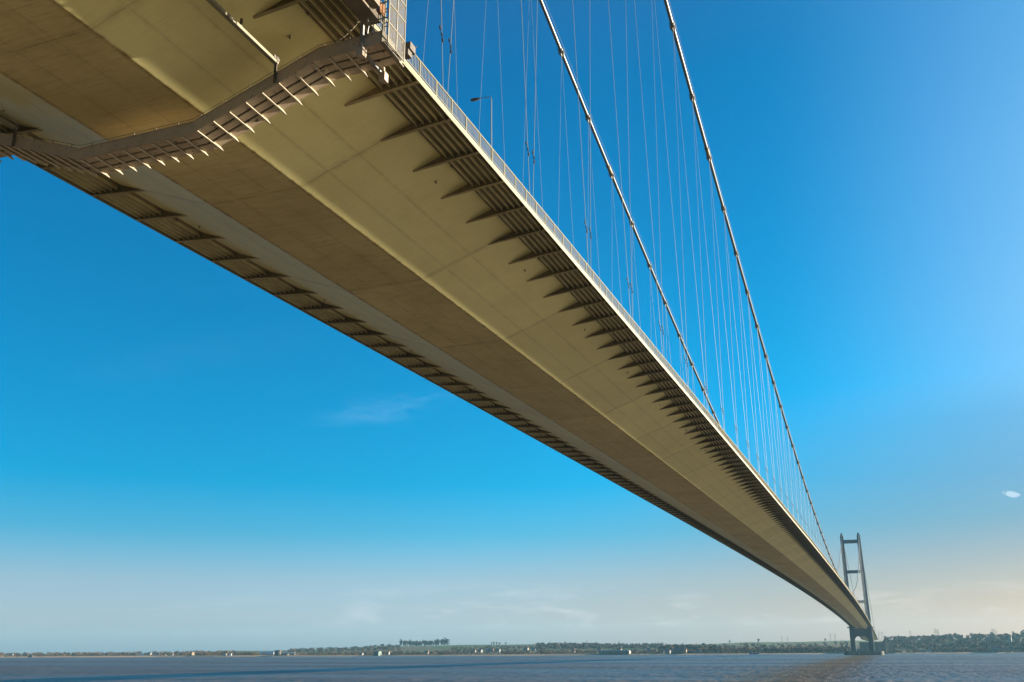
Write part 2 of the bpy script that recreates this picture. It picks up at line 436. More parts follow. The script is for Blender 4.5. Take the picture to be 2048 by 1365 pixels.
# end cage
cg = MB(); cx0, cx1 = 14.9, 16.1; ya, yb = -.70, 1.05
for yy in (ya, (ya + yb) / 2, yb): cg.bar((cx1, yy, -2.45), (cx1, yy, 1.75), .055)
for zz in (-2.42, -1.25, -.1, .9, 1.75): cg.bar((cx1, ya, zz), (cx1, yb, zz), .055)
for yy in (ya, yb):
    cg.bar((cx0, yy, -.95), (cx0, yy, 1.75), .05)
    for zz in (-.95, .0, .9, 1.75): cg.bar((cx0, yy, zz), (cx1, yy, zz), .05)
for zz in (.0, .9, 1.75): cg.bar((cx0, ya, zz), (cx0, yb, zz), .05)
cg.bar((cx0, ya, -.95), (cx1, ya, -2.42), .05); cg.bar((cx0, yb, -.95), (cx1, yb, -2.42), .05)
for zz in (-.5, .35, 1.3): cg.bar((15.3, .2, zz), (15.8, .2, zz), .04)
cg.bar((15.3, .2, -1.2), (15.3, .2, 1.7), .045); cg.bar((15.8, .2, -1.2), (15.8, .2, 1.7), .045)
cage = cg.obj('end_cage', M['cage'], gan)
sc = MB()
for (y0, y1) in ((ya + .03, (ya + yb) / 2 - .03), ((ya + yb) / 2 + .03, yb - .03)):
    for (z0, z1) in ((-2.38, -1.29), (-1.21, -.14), (-.06, .86), (.94, 1.71)): sc.box(cx1 - .004, cx1 + .004, y0, y1, z0, z1)
sc.obj('mesh_panel', M['screen'], cage)
MB().box(15.45, 15.50, -.55, .0, -.35, .30).obj('orange_board', M['orange'], cage)
eb = MB(); eb.box(15.45, 16.0, 1.9, 2.5, -1.05, -.62); eb.bar((15.4, 2.52, -.58), (16.05, 2.52, -.58), .06); eb.box(15.6, 15.9, 1.85, 2.3, -1.4, -1.06)
eb.obj('winch_box', M['gdark'], gan)
# upper box girder and hanging arm at the near side
ub = MB(); ub.box(14.45, 15.35, -9.0, -.15, -.72, -.02); ub.box(15.36, 15.75, -3.2, -1.0, -.5, .25)
ub.obj('upper_girder', M['gdark2'], gan)
hb = MB(); hb.bar((14.25, -.1, -1.75), (14.25, -.1, .05), .17, .14); hb.bar((14.55, -.12, -1.3), (14.75, -.12, .5), .05); hb.bar((14.85, -.12, -1.3), (15.0, -.12, .5), .04)
hb.obj('hanging_arm', M['ggrey'], gan)
for yy in (-.30, 2.05):
    b = MB(); b.box(14.20, 14.56, yy - .2, yy + .2, -2.62, -2.12); b.bar((14.38, yy, -2.13), (14.38, yy, -1.75), .10)
    b.obj('counterweight', M['gbeam'], gan)
sg = MB(); sg.bar((14.12, -.1, -1.80), (14.12, 2.2, -1.92), .16, .12); sg.obj('side_girder', M['ggrey'], gan)
# chain
cp = [(14.1 - 1.5 * t, -.12, -.15 - 1.0 * t - .55 * t * (1 - t) * 1.6) for t in [i / 16 for i in range(17)]]
cn = MB()
for i in range(16):
    a, b = Vector(cp[i]), Vector(cp[i + 1]); cn.bar(a, b, .07 if i % 2 else .03, .03 if i % 2 else .07)
cn.obj('chain', M['gfin'], gan)
# longitudinal rail beams and trolleys
for s in (1, -1):
    rb = MB(); zr = -1.52; rb.bar((s * 9.1, -17, zr), (s * 9.1, -.05, zr), .24, .18); rb.bar((s * 9.1 - s * .25, -17, zr + .24), (s * 9.1 - s * .25, -.3, zr + .24), .07, .22)
    rb.obj('rail_beam', M['railbeam'], gan)
    tr = MB()
    for dy in (-.25, .05): tr.tube([(s * 9.1 - .14, dy - .15, zr + .16), (s * 9.1 + .14, dy - .15, zr + .16)], .11, 10)
    tr.bar((s * 9.1, -.12, zr - .10), (s * 9.1, -.12, prof_z(9.1) + .05), .16, .05); tr.bar((s * 9.1 + .1, -.2, zr - .1), (s * 9.1 + .1, -.2, zr + .35), .07)
    tr.obj('trolley', M['gdark'], gan)
    cb = MB(); cb.bar((s * 9.1, -3.2, zr + .1), (s * 9.1, -3.2, zr + .60), .10); cb.obj('rail_hanger', M['gdark'], gan)
# guard rope with stanchions along the front beam
rp = MB(); xs = [-15 + i * 1.5 for i in range(20)]
rp.tube([(x, -.05, prof_z(x) + .86) for x in [-15, -11.5, -3.9, 3.95, 11.6, 13.6]], .014, 5)
for x in xs: rp.bar((x, -.05, prof_z(x) + .66), (x, -.05, prof_z(x) + .88), .025)
rp.obj('guard_rope', M['gdark'], gan)
for x in (1.2, 4.1 - 5.6, 2.6): pass
lf = MB(); lf.bar((-13.4, -.1, -1.1), (-13.4, -.1, .2), .35, .30); lf.bar((-12.8, -.1, -1.0), (-12.8, -.1, -.1), .16); lf.bar((-14.2, -.1, -1.0), (-13.2, -.1, -.35), .16)
lf.obj('hanging_arm', M['gdark'], gan)

# ------------------------------------------------------------------ street lamp on the deck
LY = 61.8
lz = dk(LY)
lamp = thing('street_lamp', 'slim pale street lamp with one curved arm standing behind the near railing', 'street lamp', (11.0, LY, lz + 1.87))
ph = 48.62 - (lz + 1.87)
MB().tube([(0, 0, 0), (0, 0, 1.2), (0, 0, 1.25), (0, 0, ph - .35), (-.04, 0, ph - .15), (-.16, 0, ph - .03), (-.35, 0, ph + .02), (-1.05, 0, ph + .05)], [.09, .09, .06, .042, .04, .036, .033, .030], 8).obj('lamp_post', M['lamp'], lamp, True)
hd = MB(); hd.tube([(-.98, 0, ph + .06), (-1.12, 0, ph + .07), (-1.35, 0, ph + .06), (-1.6, 0, ph + .05), (-1.78, 0, ph + .04), (-1.84, 0, ph + .04)], [.06, .10, .17, .17, .12, .03], 10)
for i, v in enumerate(hd.v): hd.v[i] = (v[0], v[1] * 1.25, ph + .05 + (v[2] - ph - .05) * .5)
hd.obj('lamp_head', M['lamphead'], lamp, True)

# ------------------------------------------------------------------ water
def water_mat():
    m = mat('estuary_water', (.105, .060, .030), .10, 0, .5); k = NT(m.node_tree); b = k.n['Principled BSDF']
    b.inputs['IOR'].default_value = 1.33
    P = k.new('ShaderNodeTexCoord').outputs['Object']
    silt = k.math('ADD', k.math('MULTIPLY', k.noise(k.scale(P, (.25, 1, 1)), .012, 4, .6), .5), k.math('MULTIPLY', k.noise(k.scale(P, (1, .3, 1)), .22, 3, .6), .5))
    k.l.new(k.mix(k.mapr(silt, .40, .60), (.105, .064, .033), (.050, .045, .034)), b.inputs['Base Color'])
    w1 = k.noise(k.scale(P, (.55, 1, 1)), .30, 3, .6, .4); w3 = k.noise(P, .12, 3, .6)
    w4 = k.noise(k.scale(P, (1, .24, 1)), .28, 3, .6, .5)
    calm = k.mapr(k.noise(k.scale(P, (.35, 1, 1)), .009, 3, .6), .35, .62, .4, 1)
    bp = k.new('ShaderNodeBump'); bp.inputs['Strength'].default_value = .9; bp.inputs['Distance'].default_value = 1.0
    k.set(bp, 'Height', k.math('MULTIPLY', k.math('ADD', k.math('MULTIPLY', w1, .9), k.math('ADD', k.math('MULTIPLY', w3, 2.0), k.math('MULTIPLY', w4, 2.7))), calm)); k.l.new(bp.outputs[0], b.inputs['Normal'])
    k.l.new(k.mapr(calm, .4, 1, .31, .42), b.inputs['Roughness'])
    return m
wm = MB(); wm.add([(-9000, -3000, 0), (9000, -3000, 0), (9000, 2600, 0), (-9000, 2600, 0)], [(0, 1, 2, 3)])
structure(wm.obj('water', water_mat()))

nb = MB(); NXB = 40; nys = [-900, -300, -120, -60, -30, -12, -2, 6, 14, 22]; nzs = [9, 8, 6.5, 5.2, 4.6, 4.2, 3.2, 1.4, .3, -.8]
for y, z in zip(nys, nzs):
    for j in range(NXB + 1):
        x = -1500 + 3000 * j / NXB; nb.v.append((x, y + 5 * math.sin(x * .013), z + .3 * math.sin(x * .05 + y)))
for i in range(len(nys) - 1):
    for j in range(NXB):
        a = i * (NXB + 1) + j; nb.f.append((a, a + 1, a + NXB + 2, a + NXB + 1)); nb.m.append(0)
structure(nb.obj('foreshore', mottled('foreshore_mud', (.16, .12, .07), (.09, .085, .04), .08, .9, spec=.2), None, True))

# ------------------------------------------------------------------ far bank: land, trees, buildings
def lerp(tab, x):
    if x <= tab[0][0]: return tab[0][1]
    for (a, b), (c, d) in zip(tab, tab[1:]):
        if x <= c: return b + (d - b) * (x - a) / (c - a)
    return tab[-1][1]
RIDGE = [(-6000, 8), (-3510, 9), (-3100, 9), (-2720, 11), (-2430, 16), (-2030, 18), (-1815, 22.5), (-1670, 28), (-1510, 30), (-1226, 32), (-1080, 31.5), (-870, 26.5), (-650, 26), (-505, 28), (-380, 31.5), (-228, 32.5), (-80, 34), (60, 31), (200, 33), (390, 33), (900, 38), (3000, 42)]
def shore_y(x): return 1948 + 14 * math.sin(x * .011) + 9 * math.sin(x * .029 + 1) + (max(0, -x - 900) * .02)
def land(x, y):
    d = y - shore_y(x)
    if d < 0: return -1.2 + d * .01
    base = -.6 + 2.6 * min(1, d / 14) ** .6
    t = min(1, max(0, (y - 2030 - (0 if x < 20 else -60)) / (1170 if x < 20 else 700)))
    t = t * t * (3 - 2 * t)
    return base + (lerp(RIDGE, x * 3200 / max(y, 2200)) - 2) * t + .8 * math.sin(x * .02 + y * .013) * t
lm = MB(); NX = 220
ysl = [1900, 1925, 1940, 1948, 1956, 1964, 1972, 1985, 2000, 2030, 2080, 2150, 2250, 2380, 2550, 2750, 2950, 3150, 3260, 3500, 4200, 6000]
xs_ = [-6200 + i * (9200 / NX) for i in range(NX + 1)]
for y in ysl:
    for x in xs_: lm.v.append((x, y, land(x, y) - (0 if y < 3200 else (y - 3200) * .012)))
for i in range(len(ysl) - 1):
    for j in range(NX):
        a = i * (NX + 1) + j; lm.f.append((a, a + 1, a + NX + 2, a + NX + 1)); lm.m.append(0)
def land_mat():
    m = mat('bank_ground', (.1, .1, .05), .95, spec=.1); k = NT(m.node_tree); b = k.n['Principled BSDF']
    P = k.new('ShaderNodeTexCoord').outputs['Object']; sp = k.new('ShaderNodeSeparateXYZ'); k.set(sp, 0, P)
    vo = k.new('ShaderNodeTexVoronoi'); k.set(vo, 'Vector', k.scale(P, (.0045, .0025, .001))); vo.inputs['Scale'].default_value = 1
    hs = k.new('ShaderNodeSeparateColor'); k.l.new(vo.outputs['Color'], hs.inputs[0])
    field = k.ramp(hs.outputs[0], [(0, (.05, .10, .03)), (.35, (.07, .115, .035)), (.6, (.11, .085, .045)), (.8, (.05, .085, .03)), (1, (.12, .10, .05))])
    mud = k.mix(k.noise(k.scale(P, (.3, 1, 1)), .05, 4), (.55, .36, .20), (.40, .28, .17))
    veg = k.mix(k.noise(P, .03, 4), (.075, .055, .028), (.10, .075, .035))
    z = k.math('ADD', sp.outputs[2], k.math('MULTIPLY', k.noise(k.scale(P, (.2, 1, 1)), .02, 3), 1.2))
    c = k.mix(k.mapr(z, k.mapr(sp.outputs[0], -1500, -1100, 2.9, 1.9), k.mapr(sp.outputs[0], -1500, -1100, 3.3, 2.4)), mud, veg); c = k.mix(k.mapr(sp.outputs[2], 4.0, 9.0), c, field)
    k.l.new(c, b.inputs['Base Color']); return m
structure(lm.obj('land', land_mat(), None, True))

def leaf_mat(name, a, b_, c=None):
    m = mat(name, a, .9, spec=.1); k = NT(m.node_tree); b = k.n['Principled BSDF']
    P = k.new('ShaderNodeTexCoord').outputs['Object']; oi = k.new('ShaderNodeObjectInfo')
    f = k.math('ADD', k.math('MULTIPLY', k.noise(P, .35, 3), .8), k.math('MULTIPLY', k.math('SUBTRACT', oi.outputs['Random'], .5), .5))
    k.l.new(k.mix(k.mapr(f, .2, .65), a, b_), b.inputs['Base Color']); return m
M['brown'] = leaf_mat('bare_twigs', (.14, .092, .058), (.185, .122, .072))
M['green'] = leaf_mat('dark_foliage', (.052, .058, .042), (.070, .074, .048))
M['olive'] = leaf_mat('olive_foliage', (.075, .068, .034), (.125, .10, .05))
M['trunk'] = mat('bark', (.07, .05, .035), .9)

def crown(mb, cx, cy, cz, rx, rz, n, rnd, mi=0, big=1.0):
    """many small leaf clump faces through the crown's volume"""
    lob = [(rnd.uniform(-.5, .5), rnd.uniform(-.5, .5), rnd.uniform(-.35, .5), rnd.uniform(.38, .62)) for _ in range(6)]
    for _ in range(n):
        l = lob[rnd.randrange(6)]
        while True:
            p = Vector((rnd.uniform(-1, 1), rnd.uniform(-1, 1), rnd.uniform(-1, 1)))
            if p.length < 1: break
        p = Vector((l[0], l[1], l[2])) + p * l[3]
        q = Vector((cx + p.x * rx, cy + p.y * rx, cz + p.z * rz)); s = rnd.uniform(.10, .22) * rx * big
        a = Vector((rnd.gauss(0, 1), rnd.gauss(0, 1), rnd.gauss(0, 1))).normalized(); u = a.orthogonal().normalized() * s; w = a.cross(u).normalized() * s * rnd.uniform(.5, 1)
        mb.add([q - u, q - w, q + u, q + w], [(0, 1, 2, 3)], mi)
def limbs(mb, h, rnd, mi=1):
    mb.tube([(0, 0, -.5), (.1, 0, h * .3), (0, .1, h * .6), (.1, 0, h * .85)], [h * .028, h * .02, h * .012, h * .004], 5, mi)
    for _ in range(6):
        a = rnd.uniform(0, 6.3); z = h * rnd.uniform(.28, .6); l = h * rnd.uniform(.2, .33)
        mb.tube([(0, 0, z), (math.cos(a) * l * .6, math.sin(a) * l * .6, z + l * .6), (math.cos(a) * l, math.sin(a) * l, z + l * 1.0)], [h * .011, h * .007, h * .002], 4, mi)
TREES = {}
for key, hh, rx in (('brown', 11, 4.6), ('green', 12, 4.4), ('olive', 9, 4.8), ('poplar', 15, 2.0)):
    TREES[key] = []
    for v in range(3):
        rnd = random.Random(hash((len(key), v, hh)) & 0xffff); mm = MB(); limbs(mm, hh, rnd)
        crown(mm, 0, 0, hh * (.5 if key == 'green' else .60), rx, hh * (.52 if key == 'green' else .42), 190, rnd, 0, 1.25)
        TREES[key].append(mm.mesh('tree', [M['green' if key == 'poplar' else key], M['trunk']]))
def tree(kind, x, y, sc, label, group, name):
    o = link(name, random.choice(TREES[kind])); o.location = (x, y, land(x, y) - .3); o.rotation_euler = (0, 0, random.uniform(0, 6.28))
    k = sc * random.uniform(.85, 1.15); o.scale = (k * random.uniform(.9, 1.25), k * random.uniform(.9, 1.2), k)
    return tag(o, label, 'tree', group)
def xu(u, y):
    """x on the far side for a bearing counted along the photograph's waterline (0..2048)"""
    t = math.atan((u - 1024) / 1900.58 / 1.0) ; return None
# bearing table: photograph column -> x at y = 1950 (from the survey of the view)
BX = [(0, -2125), (100, -1955), (300, -1644), (500, -1356), (560, -1275), (800, -967), (1000, -733), (1200, -516), (1258, -456), (1600, -126), (1720, -18), (1773, 27), (1825, 70), (2000, 216), (2048, 254.6), (2300, 455)]
def bx(u, y): return 36.05 + (lerp(BX, u) - 36.05) * y / 1950.0

# woods that read as one mass
def wood(name, mats, spots, n_leaf, label=None, seed=1):
    n_leaf = int(n_leaf * 1.1)
    rnd = random.Random(seed); mb = MB()
    for (x, y, h, r, mi) in spots:
        z = land(x, y)
        mb.tube([(x, y, z - .5), (x, y, z + h * .7)], [.25, .08], 4, len(mats) - 1)
        crown(mb, x, y, z + h * .5, r, h * .5, int(n_leaf * 1.5), rnd, mi, 1.3)
    return stuff(mb.obj(name, mats))
rnd = random.Random(11)
# clearings kept in front of the houses: column, depth, half width
CLEAR = [(24, 2450, 6), (282, 2350, 10), (300, 2360, 8), (314, 2340, 9), (331, 2340, 5), (347, 2330, 5), (387, 2060, 6), (537, 2240, 17), (578, 2230, 14), (726, 2000, 5), (777, 2000, 5), (855, 2120, 5), (948, 2260, 6), (962, 2300, 5), (978, 2350, 6), (984, 2330, 4), (996, 2330, 5),
         (1054, 2420, 5), (1069, 2400, 5), (1149, 2300, 4), (1199, 2330, 5), (1239, 2300, 5), (1300, 2300, 5), (1328, 1990, 4), (1340, 2010, 5), (1372, 1988, 6), (1401, 1995, 6), (1846, 1985, 5), (1857, 1985, 5), (1863, 2080, 4), (1985, 1990, 6), (1996, 1990, 6), (2006, 1990, 8), (2019, 2300, 4)]
def band(u0, u1, y0, y1, n, h0, h1, mi=(0,)):
    out = []
    for _ in range(n):
        y = rnd.uniform(y0, y1); u = rnd.uniform(u0, u1); h = rnd.uniform(h0, h1)
        if any(abs(u - cu) < cw and y < cy + 12 for cu, cy, cw in CLEAR): h *= .38
        out.append((bx(u, y), y, h, h * rnd.uniform(.45, .75), rnd.choice(mi)))
    return out
WM = [M['brown'], M['green'], M['olive'], M['trunk']]
hedge = band(700, 1700, 1975, 1990, 420, 2.5, 5, (1, 1, 0)) + band(330, 470, 1985, 2010, 60, 3, 6, (1, 0)) + band(1775, 2200, 1972, 1990, 200, 2.5, 4.5, (1, 0)) + band(-60, 330, 1990, 2020, 120, 1.8, 3.2, (0, 1))
wood('shore_scrub', WM, hedge, 34, seed=2)
low = band(-60, 470, 2080, 2500, 520, 7, 12, (0, 1, 0)) + band(380, 520, 1998, 2080, 110, 6, 10, (0, 2, 0)) + band(470, 1180, 2010, 2300, 620, 4.5, 8.5, (0, 0, 2, 1)) + band(1180, 1440, 2010, 2200, 240, 5, 9, (0, 0, 2)) + band(1400, 1700, 2000, 2140, 340, 8, 13, (0, 0, 2, 1)) + band(1560, 1695, 1988, 2015, 130, 7, 10, (1, 1, 0))
wood('bank_woodland', WM, low, 40, seed=3)
hill = band(580, 800, 2500, 3000, 240, 6, 10, (1, 1, 0)) + band(1075, 1330, 2500, 2900, 330, 8, 12, (1, 1, 0)) + band(1325, 1440, 2150, 2350, 170, 13, 18, (1, 1, 0, 2)) + band(900, 1090, 2350, 2700, 120, 5, 8, (0, 1, 2)) + band(1440, 1700, 2300, 2700, 150, 5, 9, (1, 0))
wood('hill_woodland', WM, hill, 40, seed=4)
right = band(1772, 2250, 2120, 2650, 900, 7, 11, (1, 1, 0, 0)) + band(1900, 2250, 2030, 2200, 260, 9, 14, (1, 1, 2)) + band(1860, 2010, 1995, 2050, 130, 6, 9, (0, 2, 0))
wood('town_woodland', WM, right, 44, seed=5)
# trees one can tell apart
GR1 = 'trees of the hilltop copse'
for i in range(30):
    u = 803 + 94 * i / 29 + random.uniform(-1.2, 1.2); y = random.uniform(3120, 3200)
    tree('green', bx(u, y), y, 1.75, 'tall dark tree in the hilltop copse left of the middle of the far bank', GR1, 'copse_tree')
for u, k in ((983, .7), (988, .9), (993, .8), (999, .9), (1012, .7), (1466, .7), (1522, .9), (1653, .7)):
    y = 3150; tree('green', bx(u, y), y, k, 'lone dark tree on the bare skyline of the far hill', 'lone trees on the far skyline', 'hill_tree')
for u, k in ((1904, 1.2), (1914, 1.25), (1920, .9), (1800, 1.1), (1784, .8), (2030, 1.3), (2046, 1.4), (1986, 1.2), (1946, 1.1), (1960, 1.0)):
    y = 2700; tree('green', bx(u, y), y, k, 'dark tree standing above the wooded skyline right of the tower', 'skyline trees right of the tower', 'skyline_tree')
for u in (158, 165, 172, 181, 195, 60, 50, 340, 341, 255, 12, 30, 96, 112):
    y = random.uniform(2380, 2480); tree('brown', bx(u, y), y, random.uniform(.75, 1.1), 'bare brown tree on the low far bank at the far left', 'bare trees on the low far left bank', 'bare_tree')
for i in range(40):
    u = 500 + 1150 * i / 39 + random.uniform(-9, 9); y = random.uniform(1996, 2030)
    tree('brown' if i % 3 else 'olive', bx(u, y), y, random.uniform(.55, .85), 'bare brown tree near the waterline of the far bank', 'bare trees near the far waterline', 'bank_tree')

# buildings: gabled houses and sheds, each a thing with roof and windows where they show
M['white'] = mat('white_render', (.24, .24, .235), .8); M['cream'] = mat('cream_render', (.30, .24, .15), .8)
M['brick'] = mottled('red_brick', (.30, .14, .08), (.24, .11, .07), .8, .9); M['slate'] = mat('slate_roof', (.10, .10, .11), .7)
M['tile'] = mat('clay_tile', (.30, .12, .06), .8); M['glass'] = mat('dark_glass', (.03, .035, .04), .1)
M['tin'] = mat('pale_metal', (.62, .66, .70), .4); M['shedgreen'] = mottled('green_sheet', (.035, .13, .10), (.03, .10, .08), .3, .5)
M['dkshed'] = mat('dark_timber', (.05, .045, .045), .9); M['blue'] = mat('blue_hull', (.02, .05, .20), .4)
def house(u, y, w, d, h, rh, wall, roof, label, name='house', cat='house', group=None, rot=None, win=2):
    x = bx(u, y); t = thing(name, label, cat, (x, y, land(x, y) - .1), group)
    t.rotation_euler = (0, 0, random.uniform(-.3, .3) if rot is None else rot)
    wl = MB(); wl.box(-w / 2, w / 2, -d / 2, d / 2, 0, h); wl.prism([(-w / 2, h), (w / 2, h), (0, h + rh)] if False else [(-w / 2, h), (w / 2, h), (w / 2 - .1, h + .01), (-w / 2 + .1, h + .01)], -d / 2, d / 2)
    wl.obj('wall', M[wall], t)
    rf = MB(); o = .35
    vs = [(-w / 2 - o, -d / 2 - o, h), (w / 2 + o, -d / 2 - o, h), (w / 2 + o, d / 2 + o, h), (-w / 2 - o, d / 2 + o, h), (-w / 2 - o, 0, h + rh), (w / 2 + o, 0, h + rh)]
    rf.add(vs, [(0, 1, 5, 4), (2, 3, 4, 5), (1, 2, 5), (3, 0, 4), (3, 2, 1, 0)])
    rfo = rf.obj('roof', M[roof], t)
    if rh > 1.5 and w < 16: MB().box(w * .25, w * .25 + .9, -.5, .5, h + rh * .4, h + rh + 1.2).obj('chimney', M['brick'], rfo)
    for i in range(win):
        xx = -w / 2 + w * (i + .5) / win
        MB().box(xx - .55, xx + .55, -d / 2 - .06, -d / 2 - .004, h * .45, h * .45 + 1.3).obj('window', M['glass'], t)
    return t
house(24, 2450, 11, 8, 6, 3, 'white', 'tile', 'small white house among bare trees at the far left of the bank', win=2)
house(63, 1972, 13, 8, 3.4, 3, 'dkshed', 'dkshed', 'dark low boathouse at the waterline near the far left', 'boathouse', 'boathouse', win=0)
house(282, 2350, 26, 10, 3.2, 1, 'tin', 'tin', 'low pale shed leftmost of the pale sheds on the left bank', 'shed', 'shed', win=0)
house(300, 2360, 16, 10, 6, 2, 'white', 'white', 'bright white shed standing highest among the left bank sheds', 'shed', 'shed', win=3)
house(314, 2340, 22, 10, 5, 2, 'white', 'slate', 'white building with slate roof right of the bright white shed', 'shed', 'shed', win=4)
house(331, 2340, 9, 8, 4.5, 2, 'cream', 'slate', 'small cream cottage right of the pale sheds on the left bank', win=2)
house(347, 2330, 8, 8, 4, 2, 'white', 'tile', 'small white cottage rightmost of the left bank cluster', win=2)
house(387, 2060, 9, 8, 8, 1, 'cream', 'tile', 'upright cream block beside the dark wooded point on the left bank', 'block', 'building', win=2)
house(537, 2240, 46, 16, 7, 2.2, 'tin', 'tin', 'long pale blue grey warehouse left of the brick tower', 'warehouse', 'warehouse', win=0)
house(578, 2230, 42, 16, 4.5, 1.5, 'white', 'white', 'long white roofed shed right of the brick tower', 'shed', 'shed', win=0)
house(556, 1972, 13, 9, 9, 3, 'dkshed', 'slate', 'dark brick works building beside the narrow orange tower', 'works', 'building', win=2)
house(570, 1975, 24, 9, 2.6, 1.6, 'dkshed', 'slate', 'low dark shed at the waterline right of the orange tower', 'shed', 'shed', win=0)
t = thing('brick_tower', 'narrow orange brick tower with pointed top at the far waterline', 'tower', (bx(561, 1968), 1968, 1.0))
MB().tube([(0, 0, 0), (0, 0, 11)], [1.6, 1.35], 8).obj('shaft', M['cream'], t); MB().tube([(0, 0, 11), (0, 0, 12), (0, 0, 14.5)], [1.7, 1.2, .1], 8).obj('cap', M['tile'], t)
house(453, 1985, 5, 5, 4, 1.5, 'white', 'tile', 'tiny pale hut under the wooded point', 'hut', 'hut', win=0)
house(463, 1985, 5, 4, 5, 1.5, 'tin', 'slate', 'tiny grey hut right of the pale hut under the wooded point', 'hut', 'hut', win=0)
house(726, 2000, 7, 6, 4, 1.5, 'white', 'slate', 'small white hut left of the green waterside block', 'hut', 'hut', win=0)
house(757, 1972, 15, 10, 8.5, 2, 'shedgreen', 'shedgreen', 'square dark green block on the far waterline', 'block', 'building', win=0)
house(777, 2000, 7, 6, 6, 2, 'white', 'tile', 'small white house right of the square green block', win=1)
for u, y, w, lb in ((855, 2120, 10, 'small white house on the slope right under the hilltop copse'), (948, 2260, 12, 'white gabled house leftmost of the village on the slope'), (962, 2300, 9, 'small white house second in the village row on the slope'),
                    (978, 2350, 13, 'broad white house in the middle of the village row'), (984, 2330, 8, 'little white cottage beside the broad white village house'), (996, 2330, 11, 'white house with a slate roof right end of the village row'),
                    (1054, 2420, 12, 'white house leftmost of the pair below the hilltop trees'), (1069, 2400, 9, 'white house rightmost of the pair below the hilltop trees'), (1149, 2300, 8, 'small white house in brown woods above the waterline'),
                    (1199, 2330, 10, 'white house standing over the left end of the green warehouse'), (1239, 2300, 10, 'white house standing over the right end of the green warehouse'), (1300, 2300, 11, 'white house above the yellow reeds right of the green warehouse')):
    house(u, y, w, 8, 5.5, 3, 'white', 'slate' if w % 2 else 'tile', lb, win=2)
t = house(1229, 1966, 60, 14, 6.0, 1.6, 'shedgreen', 'shedgreen', 'long low dark green warehouse on the far waterline', 'warehouse', 'warehouse', rot=0, win=0)
MB().box(29.9, 32.4, -7.2, 7.2, 0, 6.4).obj('end_wall', M['white'], t)
house(1328, 1990, 6, 6, 3.5, 1.5, 'white', 'slate', 'small white cottage right of the yellow reed bank', win=1)
house(1340, 2010, 9, 7, 5, 2.5, 'white', 'slate', 'white cottage under the tall dark wood', win=2)
house(1358, 1985, 14, 9, 6, 4, 'dkshed', 'slate', 'dark barn at the foot of the tall dark wood', 'barn', 'barn', win=0)
house(1372, 1988, 11, 8, 6, 4, 'cream', 'tile', 'orange roofed cottage right of the dark barn', win=2)
house(1401, 1995, 12, 8, 5, 3, 'white', 'slate', 'white waterside cottage right of the orange roofed one', win=2)
house(1846, 1985, 8, 6, 3, 1.2, 'white', 'white', 'white hut in place of a sun glint at the waterline right of the tower', 'hut', 'hut', win=0)  # white block added to stand for a glint of sun
house(1857, 1985, 8, 6, 3, 1.5, 'tin', 'slate', 'pale grey hut right of the white glint hut', 'hut', 'hut', win=0)
house(1863, 2080, 7, 7, 8, 2.5, 'white', 'slate', 'tall narrow white house in the woods right of the tower', win=1)
house(1778, 1985, 7, 6, 3.5, 1.5, 'white', 'tile', 'white waterside house nearest the right foot of the tower', win=1)
house(1788, 1985, 7, 6, 3.5, 1.5, 'tin', 'slate', 'grey waterside house second from the right foot of the tower', win=1)
house(1985, 1990, 12, 8, 7, 3, 'white', 'slate', 'white waterside house left of the pair near the right edge', win=2)
house(1996, 1990, 10, 8, 7.5, 3, 'cream', 'tile', 'cream waterside house right of the pair near the right edge', win=2)
house(2006, 1990, 16, 8, 6, 3, 'brick', 'tile', 'red brick terrace beside the cream waterside house', 'terrace', 'house', win=3)
house(2019, 2300, 7, 7, 15, 3, 'white', 'slate', 'white tower house rising from the woods near the right edge', 'tower_house', 'house', win=1)
# blue barge at the water's edge
b = thing('barge', 'dark blue barge moored at the far waterline left of the tower', 'barge', (bx(1511, 1945), 1945, 0))
h = MB(); h.add([(-9, -2, 2.2), (9, -2, 2.2), (9, 2, 2.2), (-9, 2, 2.2), (-8, -1.6, -.3), (7, -1.6, -.3), (7, 1.6, -.3), (-8, 1.6, -.3), (11, 0, 2.6), (8.5, 0, -.3)], [(0, 1, 2, 3), (0, 4, 5, 1), (3, 2, 6, 7), (0, 3, 7, 4), (1, 5, 9, 8), (2, 8, 9, 6), (1, 8, 2)])
h.obj('hull', M['blue'], b); MB().box(-7, -3, -1.3, 1.3, 2.21, 4.2).obj('cabin', M['blue'], b)

# pylons and mast on the skyline
def pylon_mesh(h):
    mb = MB(); w = h * .11
    for sx, sy in ((-1, -1), (1, -1), (1, 1), (-1, 1)): mb.bar((sx * w, sy * w, 0), (sx * w * .15, sy * w * .15, h), .28)
    for z in (.62, .76, .9):
        mb.bar((-h * .16 * (1.25 - z * .4), 0, h * z), (h * .16 * (1.25 - z * .4), 0, h * z), .4)
    k = 7
    for i in range(k):
        a, c = i / k, (i + 1) / k; wa, wc = w * (1 - .85 * a), w * (1 - .85 * c)
        for sy in (-1, 1): mb.bar((-wa, sy * wa, h * a), (wc, sy * wc, h * c), .12); mb.bar((wa, sy * wa, h * a), (-wc, sy * wc, h * c), .12)
    return mb
M['pyl'] = mat('pylon_steel', (.16, .17, .18), .6)
pm = pylon_mesh(30).mesh('pylon', M['pyl'])
for u, y, k in ((1567, 3300, .75), (1578, 3500, .75), (1663, 3300, .85), (1672, 3500, .85), (1760, 3000, .9), (1767, 3100, .9), (1825, 2900, .85), (1876, 2850, .95), (1881, 2950, .95), (1988, 2750, .85), (1993, 2850, .85), (1175, 3300, .7), (1239, 3400, .7)):
    o = link('pylon', pm); o.location = (bx(u, y), y, land(bx(u, y), min(y, 3200)) - 1); o.scale = (k, k, k)
    tag(o, 'grey lattice electricity pylon on the far hill skyline', 'pylon', 'pylons along the far skyline')
